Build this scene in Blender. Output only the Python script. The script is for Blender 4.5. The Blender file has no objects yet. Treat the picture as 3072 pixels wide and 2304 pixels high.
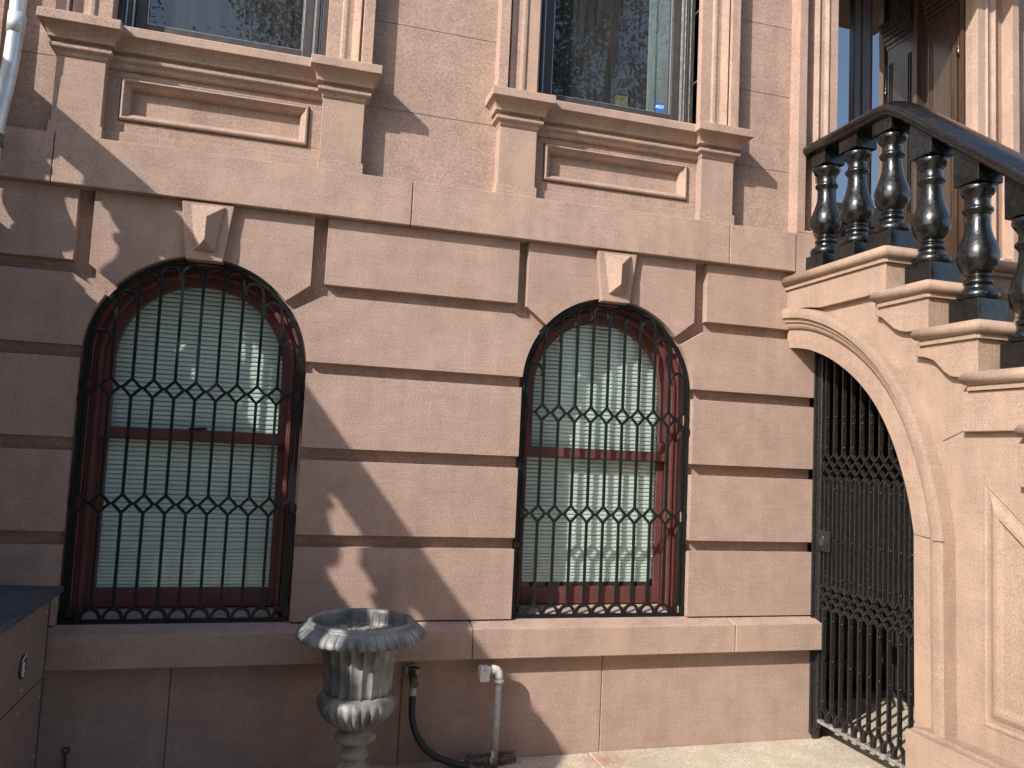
import bpy, bmesh, math, random
from mathutils import Vector, Matrix
from math import sin, cos, pi, radians, sqrt, atan2, hypot
random.seed(7)
S = bpy.context.scene
COL = S.collection

# ------------------------------------------------------------------ camera
cam_d = bpy.data.cameras.new("Camera"); cam = bpy.data.objects.new("Camera", cam_d); COL.objects.link(cam)
S.camera = cam
cam_d.sensor_fit = 'HORIZONTAL'; cam_d.sensor_width = 36.0; cam_d.lens = 36.0 * 2360.0 / 3072.0
cam_d.clip_start = 0.05; cam_d.clip_end = 400
YAW, TILT, ROLL = -0.2712, 0.0806, -0.0467
Rz = Matrix.Rotation(YAW, 3, 'Z'); Rx = Matrix.Rotation(TILT, 3, 'X'); Ry = Matrix.Rotation(ROLL, 3, 'Y')
R3 = Rz @ Rx @ Ry                      # columns: right, look, up
M = Matrix(((R3[0][0], R3[0][2], -R3[0][1], 0.0),
            (R3[1][0], R3[1][2], -R3[1][1], -4.0),
            (R3[2][0], R3[2][2], -R3[2][1], 1.58),
            (0, 0, 0, 1)))
cam.matrix_world = M

# ------------------------------------------------------------------ world, sun, exposure
SUNV = Vector((-1.60, -1.0, 1.23)).normalized()          # towards the sun
W = bpy.data.worlds.new("World"); S.world = W; W.use_nodes = True
nt = W.node_tree; nt.nodes.clear()
sky = nt.nodes.new('ShaderNodeTexSky'); sky.sky_type = 'NISHITA'; sky.sun_disc = False
sky.sun_elevation = math.asin(SUNV.z); sky.sun_rotation = atan2(SUNV.x, SUNV.y) % (2 * pi)
sky.air_density = 1.0; sky.dust_density = 1.2
bg = nt.nodes.new('ShaderNodeBackground'); bg.inputs[1].default_value = 0.15
wo = nt.nodes.new('ShaderNodeOutputWorld')
nt.links.new(sky.outputs[0], bg.inputs[0]); nt.links.new(bg.outputs[0], wo.inputs[0])
sd = bpy.data.lights.new("sun", 'SUN'); sd.energy = 3.4; sd.angle = radians(0.55); sd.color = (1.0, 0.95, 0.88)
so = bpy.data.objects.new("sun", sd); COL.objects.link(so)
so.rotation_euler = (-SUNV).to_track_quat('-Z', 'Y').to_euler(); so.location = (-10, -8, 9)
S.view_settings.view_transform = 'Standard'; S.view_settings.look = 'None'
S.view_settings.gamma = 1.0; S.view_settings.exposure = 1.03
S.render.resolution_x = 1024; S.render.resolution_y = 768

# ------------------------------------------------------------------ materials
def nodes(name):
    m = bpy.data.materials.new(name); m.use_nodes = True
    t = m.node_tree; b = t.nodes['Principled BSDF']
    return m, t, b, t.links.new
def N(t, kind, **kw):
    n = t.nodes.new(kind)
    for k, v in kw.items():
        setattr(n, k, v)
    return n
def noise(t, co, scale, detail=3.0, rough=0.55, sc=None):
    n = N(t, 'ShaderNodeTexNoise'); n.inputs['Scale'].default_value = scale
    n.inputs['Detail'].default_value = detail; n.inputs['Roughness'].default_value = rough
    src = co
    if sc:
        mp = N(t, 'ShaderNodeMapping'); mp.inputs['Scale'].default_value = sc
        t.links.new(co, mp.inputs['Vector']); src = mp.outputs[0]
    t.links.new(src, n.inputs['Vector']); return n.outputs[0]
def ramp(t, fac, stops):
    r = N(t, 'ShaderNodeValToRGB'); e = r.color_ramp.elements
    while len(e) < len(stops): e.new(0.5)
    for i, (p, c) in enumerate(stops):
        e[i].position = p; e[i].color = (c[0], c[1], c[2], 1) if len(c) == 3 else c
    t.links.new(fac, r.inputs[0]); return r.outputs[0]
def mix(t, a, b, fac, mode='MIX'):
    n = N(t, 'ShaderNodeMix', data_type='RGBA', blend_type=mode)
    for sock, v in ((n.inputs[6], a), (n.inputs[7], b), (n.inputs[0], fac)):
        if hasattr(v, 'is_linked') or isinstance(v, bpy.types.NodeSocket): t.links.new(v, sock)
        elif isinstance(v, (int, float)): sock.default_value = v
        else: sock.default_value = (v[0], v[1], v[2], 1)
    return n.outputs[2]
def grey(v): return (v, v, v)
def bump(t, b, h, strength, dist, prev=None):
    n = N(t, 'ShaderNodeBump'); n.inputs['Strength'].default_value = strength; n.inputs['Distance'].default_value = dist
    t.links.new(h, n.inputs['Height'])
    if prev is not None: t.links.new(prev, n.inputs['Normal'])
    t.links.new(n.outputs[0], b.inputs['Normal']); return n.outputs[0]
def stone(name, ca, cb, grain=150, gs=0.5, wear=None, spec=0.25):
    m, t, b, L = nodes(name)
    co = N(t, 'ShaderNodeTexCoord').outputs['Object']
    c = ramp(t, noise(t, co, 1.3, 4), [(0.32, ca), (0.7, cb)])
    c = mix(t, c, ramp(t, noise(t, co, 7, 5, 0.65), [(0.3, grey(0.86)), (0.72, grey(1.10))]), 1.0, 'MULTIPLY')
    # faint horizontal trowel marks and vertical rain streaks
    c = mix(t, c, ramp(t, noise(t, co, 5, 3, 0.5, (1, 1, 14)), [(0.3, grey(0.95)), (0.7, grey(1.05))]), 1.0, 'MULTIPLY')
    c = mix(t, c, ramp(t, noise(t, co, 9, 4, 0.6, (1.6, 1.6, 0.12)), [(0.3, grey(0.93)), (0.66, grey(1.04))]), 1.0, 'MULTIPLY')
    g = noise(t, co, grain, 2.5, 0.7)
    c = mix(t, c, ramp(t, g, [(0.30, grey(0.62)), (0.5, grey(1.0)), (0.72, (1.36, 1.33, 1.28))]), 1.0, 'MULTIPLY')
    if wear:
        w = noise(t, co, 3.2, 6, 0.7, (1.5, 1.5, 0.5))
        c = mix(t, c, wear, ramp(t, w, [(0.5, grey(0)), (0.66, grey(0.75))]))
    L(c, b.inputs['Base Color'])
    b.inputs['Roughness'].default_value = 0.93; b.inputs['Specular IOR Level'].default_value = spec
    p = bump(t, b, noise(t, co, 14, 4), 0.35, 0.006)
    bump(t, b, g, gs, 0.004, p)
    return m
def painted(name, ca, cb, rough=0.35, sc=30, bs=0.25, chip=None, chip_amt=0.68, metal=0.0, coat=0.0, dist=0.002, spec=0.5):
    m, t, b, L = nodes(name)
    co = N(t, 'ShaderNodeTexCoord').outputs['Object']
    n1 = noise(t, co, sc, 5, 0.6)
    c = ramp(t, n1, [(0.35, ca), (0.68, cb)])
    r = ramp(t, noise(t, co, sc * 1.7, 4), [(0.3, grey(max(0.03, rough - 0.12))), (0.7, grey(min(1, rough + 0.15)))])
    if chip:
        k = ramp(t, noise(t, co, sc * 2.6, 6, 0.75), [(chip_amt, grey(0)), (min(0.99, chip_amt + 0.05), grey(1))])
        c = mix(t, c, chip, k)
    L(c, b.inputs['Base Color']); L(r, b.inputs['Roughness'])
    b.inputs['Metallic'].default_value = metal; b.inputs['Coat Weight'].default_value = coat; b.inputs['Specular IOR Level'].default_value = spec
    bump(t, b, noise(t, co, sc * 1.5, 5, 0.6), bs, dist)
    return m
def wood(name, ca, cb, rough=0.3, axis=(14, 14, 0.8), coat=0.3):
    m, t, b, L = nodes(name)
    co = N(t, 'ShaderNodeTexCoord').outputs['Object']
    n1 = noise(t, co, 5, 6, 0.65, axis)
    c = ramp(t, n1, [(0.3, ca), (0.7, cb)])
    L(c, b.inputs['Base Color']); b.inputs['Roughness'].default_value = rough
    b.inputs['Coat Weight'].default_value = coat; b.inputs['Coat Roughness'].default_value = 0.15
    bump(t, b, n1, 0.12, 0.002); return m
def glass(name, tint, refl=0.10, dust=0.05, dustcol=(0.5, 0.5, 0.48)):
    m, t, b, L = nodes(name)
    t.nodes.remove(b); out = t.nodes['Material Output']
    co = N(t, 'ShaderNodeTexCoord').outputs['Object']
    tr = N(t, 'ShaderNodeBsdfTransparent'); tr.inputs[0].default_value = (*tint, 1)
    gl = N(t, 'ShaderNodeBsdfGlossy'); gl.inputs['Roughness'].default_value = 0.0
    bp = N(t, 'ShaderNodeBump'); bp.inputs['Strength'].default_value = 0.05; bp.inputs['Distance'].default_value = 0.02
    L(noise(t, co, 2.5, 1), bp.inputs['Height']); L(bp.outputs[0], gl.inputs['Normal'])
    df = N(t, 'ShaderNodeBsdfDiffuse'); df.inputs[0].default_value = (*dustcol, 1)
    fr = N(t, 'ShaderNodeLayerWeight'); fr.inputs['Blend'].default_value = 0.35
    ma = N(t, 'ShaderNodeMath', operation='MULTIPLY_ADD'); L(fr.outputs['Fresnel'], ma.inputs[0]); ma.inputs[1].default_value = 0.5; ma.inputs[2].default_value = refl
    mx = N(t, 'ShaderNodeMixShader'); L(ma.outputs[0], mx.inputs[0]); L(tr.outputs[0], mx.inputs[1]); L(gl.outputs[0], mx.inputs[2])
    mx2 = N(t, 'ShaderNodeMixShader')
    d = ramp(t, noise(t, co, 14, 6, 0.75, (4, 4, 0.22)), [(0.35, grey(dust * 0.3)), (0.8, grey(dust * 2.2))])
    L(d, mx2.inputs[0]); L(mx.outputs[0], mx2.inputs[1]); L(df.outputs[0], mx2.inputs[2])
    L(mx2.outputs[0], out.inputs[0]); return m
def plain(name, c, rough=0.6, metal=0.0, sc=40, v=0.12, bs=0.1):
    return painted(name, tuple(x * (1 - v) for x in c), tuple(x * (1 + v) for x in c), rough, sc, bs, metal=metal)

M_FAC = stone('facade_brownstone', (0.322, 0.226, 0.182), (0.376, 0.266, 0.215))
M_FACT = stone('trim_brownstone', (0.330, 0.232, 0.186), (0.378, 0.268, 0.216), wear=(0.40, 0.280, 0.205))
M_JAMB = stone('casing_brownstone', (0.35, 0.238, 0.190), (0.40, 0.280, 0.225), wear=(0.46, 0.31, 0.22))
M_STOOP = stone('stoop_brownstone', (0.292, 0.202, 0.152), (0.346, 0.244, 0.187), wear=(0.375, 0.250, 0.172), grain=210)
M_NEIGH = stone('neighbour_brownstone', (0.31, 0.20, 0.16), (0.36, 0.24, 0.19))
M_PAVE = stone('pavement', (0.40, 0.34, 0.265), (0.52, 0.45, 0.36), grain=90, gs=0.35, wear=(0.42, 0.33, 0.20))
def pave_extra(m):
    t = m.node_tree; b = t.nodes['Principled BSDF']; L = t.links.new
    co = N(t, 'ShaderNodeTexCoord').outputs['Object']
    d = N(t, 'ShaderNodeVectorMath', operation='DISTANCE'); L(co, d.inputs[0]); d.inputs[1].default_value = (1.66, -.12, 0)
    a = N(t, 'ShaderNodeMath', operation='ADD'); L(d.outputs['Value'], a.inputs[0])
    n2 = N(t, 'ShaderNodeMath', operation='MULTIPLY'); L(noise(t, co, 26, 5, 0.8), n2.inputs[0]); n2.inputs[1].default_value = .42
    L(n2.outputs[0], a.inputs[1])
    f = ramp(t, a.outputs[0], [(0.20, grey(.75)), (0.34, grey(0))])
    old = b.inputs['Base Color'].links[0].from_socket
    L(mix(t, old, (0.36, 0.14, 0.07), f), b.inputs['Base Color'])
    v = N(t, 'ShaderNodeTexVoronoi'); v.inputs['Scale'].default_value = 42; v.inputs['Randomness'].default_value = .35; L(co, v.inputs['Vector'])
    prev = b.inputs['Normal'].links[0].from_socket
    bump(t, b, v.outputs['Distance'], 0.35, 0.006, prev)
pave_extra(M_PAVE)
M_IRON = painted('black_window_iron', (0.005, 0.007, 0.007), (0.010, 0.013, 0.013), 0.36, 60, 0.3, chip=(0.08, 0.08, 0.07), chip_amt=0.80, spec=0.28)
M_GATE = painted('worn_gate_iron', (0.008, 0.008, 0.008), (0.024, 0.022, 0.021), 0.33, 55, 0.7, chip=(0.30, 0.27, 0.24), chip_amt=0.66, spec=0.6)
M_GATEB = painted('bare_gate_rail', (0.10, 0.09, 0.085), (0.30, 0.28, 0.26), 0.5, 45, 0.6, chip=(0.5, 0.47, 0.43), chip_amt=0.6)
M_CAST = painted('black_cast_iron', (0.004, 0.0045, 0.005), (0.009, 0.0095, 0.010), 0.24, 26, 0.28, chip=(0.12, 0.12, 0.12), chip_amt=0.80, coat=0.2, dist=0.003)
M_RED = painted('oxblood_window_paint', (0.098, 0.031, 0.029), (0.135, 0.047, 0.041), 0.42, 22, 0.2, chip=(0.30, 0.18, 0.16), chip_amt=0.76)
M_WSILL = painted('weathered_sill_paint', (0.28, 0.20, 0.18), (0.42, 0.33, 0.30), 0.7, 18, 0.3, chip=(0.13, 0.05, 0.045), chip_amt=0.6)
M_GRAYF = painted('grey_window_paint', (0.038, 0.033, 0.031), (0.055, 0.048, 0.045), 0.45, 18, 0.1)
M_ALU = plain('aluminium_track', (0.42, 0.42, 0.43), 0.35, 0.6)
M_DARK = plain('dark_interior', (0.028, 0.026, 0.025), 0.9)
M_BLIND = plain('mint_white_blind', (0.88, 0.94, 0.90), 0.5, sc=6, v=0.04, bs=0.02)
M_GLASSB = glass('basement_glass', (0.955, 0.995, 0.98), 0.0, 0.02)
M_GLASSU = glass('parlor_glass', (0.85, 0.885, 0.875), 0.035, 0.11, (0.17, 0.17, 0.168))
M_GLASSD = glass('door_glass', (0.25, 0.28, 0.30), 0.42, 0.02)
M_WOOD = wood('varnished_door_wood', (0.040, 0.024, 0.016), (0.080, 0.047, 0.030))
M_WOODL = wood('varnished_reveal_wood', (0.034, 0.020, 0.012), (0.072, 0.041, 0.024), 0.22)
M_PIPE = painted('galvanised_downpipe', (0.50, 0.51, 0.52), (0.68, 0.68, 0.68), 0.38, 9, 0.12, chip=(0.16, 0.15, 0.14), chip_amt=0.64, metal=0.35)
M_VENT = painted('weathered_pipe', (0.33, 0.32, 0.33), (0.50, 0.47, 0.44), 0.7, 28, 0.4, chip=(0.30, 0.17, 0.10), chip_amt=0.60)
M_FIT = painted('white_pipe_fitting', (0.45, 0.42, 0.38), (0.66, 0.63, 0.58), 0.7, 34, 0.4, chip=(0.22, 0.17, 0.13), chip_amt=0.62)
M_RUST = painted('rusty_iron', (0.075, 0.055, 0.045), (0.17, 0.13, 0.11), 0.75, 40, 0.7, chip=(0.34, 0.30, 0.26), chip_amt=0.66)
M_HOSE = plain('black_rubber', (0.020, 0.021, 0.022), 0.55)
M_BRASS = painted('old_brass', (0.10, 0.08, 0.065), (0.20, 0.16, 0.13), 0.5, 50, 0.4, metal=0.5)
M_URN = painted('weathered_urn_paint', (0.075, 0.076, 0.077), (0.27, 0.268, 0.257), 0.5, 8, 0.3, chip=(0.45, 0.43, 0.38), chip_amt=0.66)
M_URNF = painted('weathered_urn_foot', (0.17, 0.165, 0.14), (0.34, 0.325, 0.27), 0.75, 14, 0.4, chip=(0.10, 0.10, 0.09), chip_amt=0.6)
M_SOIL = painted('dry_soil', (0.07, 0.067, 0.064), (0.34, 0.31, 0.26), 0.95, 40, 0.5, dist=0.004)
M_SLAB = painted('slate_lid', (0.040, 0.045, 0.054), (0.075, 0.080, 0.092), 0.55, 5, 0.15, chip=(0.30, 0.31, 0.33), chip_amt=0.68)
M_PANEL = plain('brown_composite_panel', (0.205, 0.150, 0.132), 0.5, sc=3, v=0.06, bs=0.03)
M_EDGE = plain('dark_frame', (0.030, 0.026, 0.022), 0.5)
M_BLACKP = plain('black_plastic', (0.018, 0.019, 0.022), 0.35)
M_WHITE = plain('white_mark', (0.75, 0.75, 0.75), 0.5)
M_BLUE = plain('sticker_blue', (0.02, 0.12, 0.42), 0.4, v=0.03)
M_YEL = plain('yellow_card', (0.36, 0.34, 0.10), 0.6)
M_CURT = plain('pale_green_curtain', (0.66, 0.72, 0.69), 0.7, sc=8, v=0.06)
M_ASPH = plain('asphalt', (0.06, 0.06, 0.06), 0.9, sc=60, v=0.3)
M_BRICK = plain('red_brick', (0.26, 0.12, 0.085), 0.9, sc=12, v=0.2)
M_BARK = plain('bark', (0.09, 0.07, 0.05), 0.95, sc=25, v=0.4, bs=1.0)
M_LEAF = plain('leaf', (0.055, 0.085, 0.028), 0.6, sc=3, v=0.45)
M_LINE = plain('cable_black', (0.012, 0.012, 0.013), 0.6)

# ------------------------------------------------------------------ mesh helpers
class MB:
    def __init__(s): s.v = []; s.f = []; s.sm = []
    def add(s, vs, fs, smooth=False):
        o = len(s.v); s.v += [tuple(v) for v in vs]
        for f in fs: s.f.append([i + o for i in f]); s.sm.append(smooth)
        return s
    def box(s, x0, x1, y0, y1, z0, z1):
        v = [(x, y, z) for z in (z0, z1) for y in (y0, y1) for x in (x0, x1)]
        return s.add(v, [(0, 2, 3, 1), (4, 5, 7, 6), (0, 1, 5, 4), (2, 6, 7, 3), (0, 4, 6, 2), (1, 3, 7, 5)])
    def prism(s, poly, a0, a1, axis):
        # axis 'Y': poly is (x,z); 'X': poly is (y,z); 'Z': poly is (x,y)
        def P(p, a):
            return (p[0], a, p[1]) if axis == 'Y' else ((a, p[0], p[1]) if axis == 'X' else (p[0], p[1], a))
        n = len(poly); v = [P(p, a0) for p in poly] + [P(p, a1) for p in poly]
        f = [list(range(n)), list(range(2 * n - 1, n - 1, -1))]
        for i in range(n):
            j = (i + 1) % n; f.append((i, i + n, j + n, j))
        return s.add(v, f)
    def rings(s, rings, smooth=False, cap=True, closed=True):
        n = len(rings[0]); v = [p for r in rings for p in r]; f = []
        for k in range(len(rings) - 1):
            for i in range(n if closed else n - 1):
                j = (i + 1) % n; f.append((k * n + i, k * n + j, (k + 1) * n + j, (k + 1) * n + i))
        s.add(v, f, smooth)
        if cap and closed:
            k = len(s.v) - len(v); s.f.append([k + i for i in range(n - 1, -1, -1)]); s.f.append([k + i for i in range((len(rings) - 1) * n, len(rings) * n)]); s.sm += [False, False]
        return s
    def tube(s, path, r, n=8, closed=False, smooth=True, cap=True, ref=None, asp=1.0, rot=0.0):
        path = [Vector(p) for p in path]; m = len(path); rings = []
        up = Vector(ref) if ref else None
        for i, p in enumerate(path):
            if closed: d = path[(i + 1) % m] - path[i - 1]
            else: d = path[min(i + 1, m - 1)] - path[max(i - 1, 0)]
            d.normalize()
            if up is None:
                up = Vector((0, 0, 1)) if abs(d.z) < 0.9 else Vector((0, 1, 0))
            a = d.cross(up)
            if a.length < 1e-4: a = d.orthogonal()
            a.normalize(); b = a.cross(d).normalized()
            if ref is None: up = b
            # keep width through corners
            sc = 1.0
            if 0 < i < m - 1 or closed:
                d1 = (p - path[i - 1]).normalized(); d2 = (path[(i + 1) % m] - p).normalized()
                c = max(0.35, sqrt(max(0.0, (1 + d1.dot(d2)) / 2))); sc = 1 / c
            rr = r[i] if isinstance(r, (list, tuple)) else r
            inpl = None
            ring = []
            for k in range(n):
                t = 2 * pi * (k + 0.5) / n + rot
                ring.append(p + a * cos(t) * rr * sc + b * sin(t) * rr * asp)
            rings.append(ring)
        if closed: rings.append(rings[0])
        return s.rings(rings, smooth and n > 5, cap and not closed)
    def lathe(s, prof, c, n=32, mod=None, smooth=True):
        rings = []
        for (r, z) in prof:
            ring = []
            for k in range(n):
                t = 2 * pi * k / n; rr = r
                if mod: rr = r * mod(t, z)
                ring.append((c[0] + rr * cos(t), c[1] + rr * sin(t), c[2] + z))
            rings.append(ring)
        return s.rings(rings, smooth)
    def ball(s, c, r, n=8, m=5):
        return s.lathe([(max(0.0006, r * sin(pi * k / m)), -r * cos(pi * k / m)) for k in range(m + 1)], c, n)
    def obj(s, name, mat, parent=None, bevel=0.0, seg=2, angle=35, label=None):
        me = bpy.data.meshes.new(name); me.from_pydata(s.v, [], s.f); me.update()
        for p, sm in zip(me.polygons, s.sm): p.use_smooth = sm
        bm = bmesh.new(); bm.from_mesh(me); bmesh.ops.recalc_face_normals(bm, faces=bm.faces); bm.to_mesh(me); bm.free()
        me.materials.append(mat)
        o = bpy.data.objects.new(name, me); COL.objects.link(o)
        if parent is not None:
            o.parent = parent
            if parent.type == 'EMPTY': o.location = -Vector(parent.location)
        if bevel > 0:
            b = o.modifiers.new('bevel', 'BEVEL'); b.width = bevel; b.segments = seg; b.limit_method = 'ANGLE'; b.angle_limit = radians(angle); b.use_clamp_overlap = True
        if label: o['label'] = label
        return o
def thing(name, label, cat, loc, group=None):
    o = bpy.data.objects.new(name, None); COL.objects.link(o); o.location = loc; o.empty_display_size = 0.1
    o['label'] = label; o['category'] = cat
    if group: o['group'] = group
    return o
def tag(o, label, cat, group=None):
    o['label'] = label; o['category'] = cat
    if group: o['group'] = group
    return o
def structure(o): o['kind'] = 'structure'; return o
def arcpts(cx, cz, r, a0, a1, n):
    return [(cx + r * cos(radians(a0 + (a1 - a0) * i / n)), cz + r * sin(radians(a0 + (a1 - a0) * i / n))) for i in range(n + 1)]

# ------------------------------------------------------------------ ground
YB = 0.05                                    # upper wall plane
mb = MB(); mb.box(-60, 60, -16.0, -7.0, -0.30, -0.16)
structure(mb.obj('road', M_ASPH))
mb = MB(); mb.box(-90, 90, -90, 60, -0.6, -0.31)
structure(mb.obj('ground', M_ASPH))
mb = MB()
xs = [-12, -9.2, -6.7, -4.1, -1.55, 1.0, 1.62, 3.4, 5.4, 8, 12]
ys = [-7.0, -5.6, -4.2, -2.9, -1.6, -0.42, 0.0]
for i in range(len(xs) - 1):
    for j in range(len(ys) - 1):
        mb.box(xs[i] + .003, xs[i + 1] - .003, ys[j] + .003, ys[j + 1] - .003, -0.30, 0.004 * ((i * 7 + j * 3) % 2) - 0.002)
mb.box(-12, 12, -7.0, 2.2, -0.30, -0.012)
mb.box(3.0, 4.2, 0.004, 0.9, -0.3, 0.0)
structure(mb.obj('pavement', M_PAVE, bevel=0.003, seg=1))

# ------------------------------------------------------------------ the house
HOUSE = thing('brownstone_house', 'brown sandstone row house with two barred arched basement windows and a stoop door', 'building', (0.9, 0, 0))
WR = 0.503; WZ = 1.92; ZS = 0.69
WIN = (-0.450, 1.673)
XL, XR = -1.36, 2.985
def blk(mb, poly): mb.prism(poly, 0.0, 0.075, 'Y')
def rect(x0, x1, z0, z1): return [(x0, z0), (x1, z0), (x1, z1), (x0, z1)]
wall = MB()
# backing plane behind the channels, pierced by the two arched windows
def backing(mb, y0, y1):
    e = WR
    cuts = [XL, WIN[0] - e, WIN[0] + e, WIN[1] - e, WIN[1] + e, XR]
    for a, b in ((cuts[0], cuts[1]), (cuts[2], cuts[3]), (cuts[4], cuts[5])): mb.prism(rect(a, b, 0.45, 2.72), y0, y1, 'Y')
    for c in WIN:
        pts = [(c - e, WZ)] + arcpts(c, WZ, e, 180, 0, 40)[1:-1] + [(c + e, WZ)]
        mb.prism(pts + [(c + e, 2.72), (c - e, 2.72)], y0, y1, 'Y')
        mb.prism(rect(c - e, c + e, 0.45, ZS - 0.004), y0, y1, 'Y')
backing(wall, 0.056, 0.36)
CZ = [(0.694, 1.050), (1.110, 1.474), (1.535, 1.900)]
Z2 = (1.957, 2.290); Z1 = (2.350, 2.688)
for (z0, z1) in CZ:
    blk(wall, rect(XL, WIN[0] - WR - .003, z0, z1)); blk(wall, rect(WIN[0] + WR + .003, WIN[1] - WR - .003, z0, z1)); blk(wall, rect(WIN[1] + WR + .003, XR, z0, z1))
A2 = 34.0; A1 = 40.5; RO = WR + 0.002
def side2(c, sgn):      # block of course 2 that runs into the arch, chamfered
    a0 = math.degrees(math.asin((Z2[0] - WZ) / RO))
    pts = arcpts(0, WZ, RO, a0, A2, 14)
    return [(c + sgn * x, z) for x, z in pts]
def course2(c1, c2):    # from window c1's right side to window c2's left side
    L = side2(c1, 1) if c1 is not None else [(XL, Z2[0])]
    top_l = [(c1 + 0.566, Z2[1])] if c1 is not None else [(XL, Z2[1])]
    Rr = side2(c2, -1) if c2 is not None else [(XR, Z2[0])]
    top_r = [(c2 - 0.566, Z2[1])] if c2 is not None else [(XR, Z2[1])]
    return L + top_l + top_r + Rr[::-1]
blk(wall, course2(None, WIN[0])); blk(wall, course2(WIN[0], WIN[1])); blk(wall, course2(WIN[1], None))
blk(wall, rect(XL, WIN[0] - .568, *Z1)); blk(wall, rect(WIN[0] + .566, WIN[1] - .552, *Z1)); blk(wall, rect(WIN[1] + .575, XR, *Z1))
for c in WIN:
    for s in (-1, 1):
        pts = arcpts(0, WZ, RO, A1, 80.2, 18)
        o = 0.499
        poly = [(c + s * x, z) for x, z in pts] + [(c + s * 0.119, Z1[1]), (c + s * o, Z1[1]), (c + s * o, 2.338)]
        blk(wall, poly)
wall.obj('rusticated_wall', M_FAC, HOUSE, bevel=0.005, seg=2)
# keystones
for c in WIN:
    k = MB()
    def kp(hw_t, hw_b, zt, zb, y, cx=0.0): return [(c + cx - hw_b, y, zb), (c + cx + hw_b, y, zb), (c + cx + hw_t, y, zt), (c + cx - hw_t, y, zt)]
    k.rings([kp(.118, .083, 2.683, 2.402, 0.30), kp(.118, .083, 2.683, 2.402, -0.034)])
    ks = k.obj('keystone', M_FACT, HOUSE, bevel=0.004)
    p = MB()
    b0 = kp(.077, .043, 2.668, 2.446, -0.030); b1 = kp(.077, .043, 2.668, 2.446, -0.042)
    rt = (c + .002, -0.098, 2.600); rb = (c, -0.098, 2.492)
    p.add(b0 + b1 + [rt, rb], [(0, 1, 2, 3), (0, 4, 5, 1), (1, 5, 6, 2), (2, 6, 7, 3), (3, 7, 4, 0), (4, 9, 5), (5, 9, 8, 6), (6, 8, 7), (7, 8, 9, 4)])
    p.obj('diamond_boss', M_FACT, ks, bevel=0.002, seg=1)
# water table band, in stones
mb = MB()
for a, b in ((XL, -1.130), (-1.126, .522), (.526, 2.360), (2.364, 2.80)): mb.box(a, b, -0.046, 0.30, 2.690, 2.922)
mb.obj('string_course', M_FACT, HOUSE, bevel=0.004)
mb = MB()
for a, b in ((XL, 0.948), (0.952, 2.434), (2.438, 2.992)):
    mb.prism([(0.30, 0.515), (-0.080, 0.515), (-0.080, 0.664), (0.03, 0.690), (0.30, 0.690)], a, b, 'X')
mb.obj('sill_course', M_FACT, HOUSE, bevel=0.004)
mb = MB()
for a, b in ((XL, -.458), (-.454, .612), (.616, 1.683), (1.687, 3.02)): mb.box(a, b, 0.0, 0.30, -0.05, 0.520)
mb.box(XL, 3.0, .01, .28, -.05, .5)
mb.box(2.90, 2.984, .29, .9, -.05, 2.55); mb.box(4.15, 4.25, .0, .9, -.05, 2.55)
mb.obj('base_wall', M_FAC, HOUSE, bevel=0.003, seg=1)

# upper wall with joints and openings
UO = [(-0.95, 0.05), (1.18, 2.174)]                 # parlour window openings
DO = (3.115, 4.189)                                  # door opening
mb = MB(); JZ = [2.90, 3.320, 3.790, 4.225, 4.66, 5.10, 5.50, 6.6]
for i in range(len(JZ) - 1):
    z0, z1 = JZ[i] + .0018, JZ[i + 1] - .0018
    segs = []
    if z0 > 3.31 and z1 < 5.51: edges = [XL, UO[0][0], UO[0][1], UO[1][0], UO[1][1], DO[0], DO[1], 6.4]
    elif z0 < 3.4: edges = [XL, UO[0][0], UO[0][1], UO[1][0], UO[1][1], DO[0], DO[1], 6.4]
    else: edges = [XL, 6.4]
    for j in range(0, len(edges), 2): mb.box(edges[j], edges[j + 1], YB, 0.34, z0, z1)
for x0, x1 in ((XL, -.96), (.06, 1.17), (2.184, 3.10), (4.20, 6.4)): mb.box(x0, x1, YB + .004, 0.33, 2.9, 5.5)
mb.box(2.80, 2.99, 0.0, 0.3, 2.4, 2.92)
mb.box(4.16, 6.4, 0.0, 0.3, 0, 2.92); mb.box(3.0, 4.3, .36, .9, 2.40, 2.54)
mb.obj('upper_wall', M_FAC, HOUSE)
back = MB(); back.box(XL, 4.6, 2.4, 2.5, -0.1, 6.6); back.box(XL, 4.6, .30, 2.45, 6.4, 6.6); back.box(XL, XL + .05, .36, 2.45, 0, 6.5); back.box(4.55, 4.6, .36, 2.45, 0, 6.5)
back.box(XL, 4.6, .36, 2.45, 2.55, 2.62); back.box(2.90, 4.6, .905, .95, 0, 2.5)
back.obj('inner_room', M_DARK, HOUSE)

# ---- basement windows
def arch_ring(mb, c, ro, ri, y0, y1, zb, inner_front=None):
    """arched frame (two jambs and half ring) between radii ro and ri"""
    n = 36
    outer = [(c - ro, zb)] + arcpts(c, WZ, ro, 180, 0, n) + [(c + ro, zb)]
    inner = [(c - ri, zb)] + arcpts(c, WZ, ri, 180, 0, n) + [(c + ri, zb)]
    v = []; f = []
    m = len(outer)
    for y in (y0, y1):
        for p in outer: v.append((p[0], y, p[1]))
        for p in inner: v.append((p[0], y, p[1]))
    for i in range(m - 1):
        f += [(i, i + 1, m + i + 1, m + i), (2 * m + i, 3 * m + i, 3 * m + i + 1, 2 * m + i + 1), (i, 2 * m + i, 2 * m + i + 1, i + 1), (m + i, m + i + 1, 3 * m + i + 1, 3 * m + i)]
    f += [(0, m, 3 * m, 2 * m), (m - 1, 3 * m - 1, 4 * m - 1, 2 * m - 1)]
    mb.add(v, f)
def arch_plate(mb, c, r, y0, y1, zb, n=36):
    mb.prism([(c - r, zb)] + arcpts(c, WZ, r, 180, 0, n) + [(c + r, zb)], y0, y1, 'Y')
DZ = (1.778, 1.237)
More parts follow.
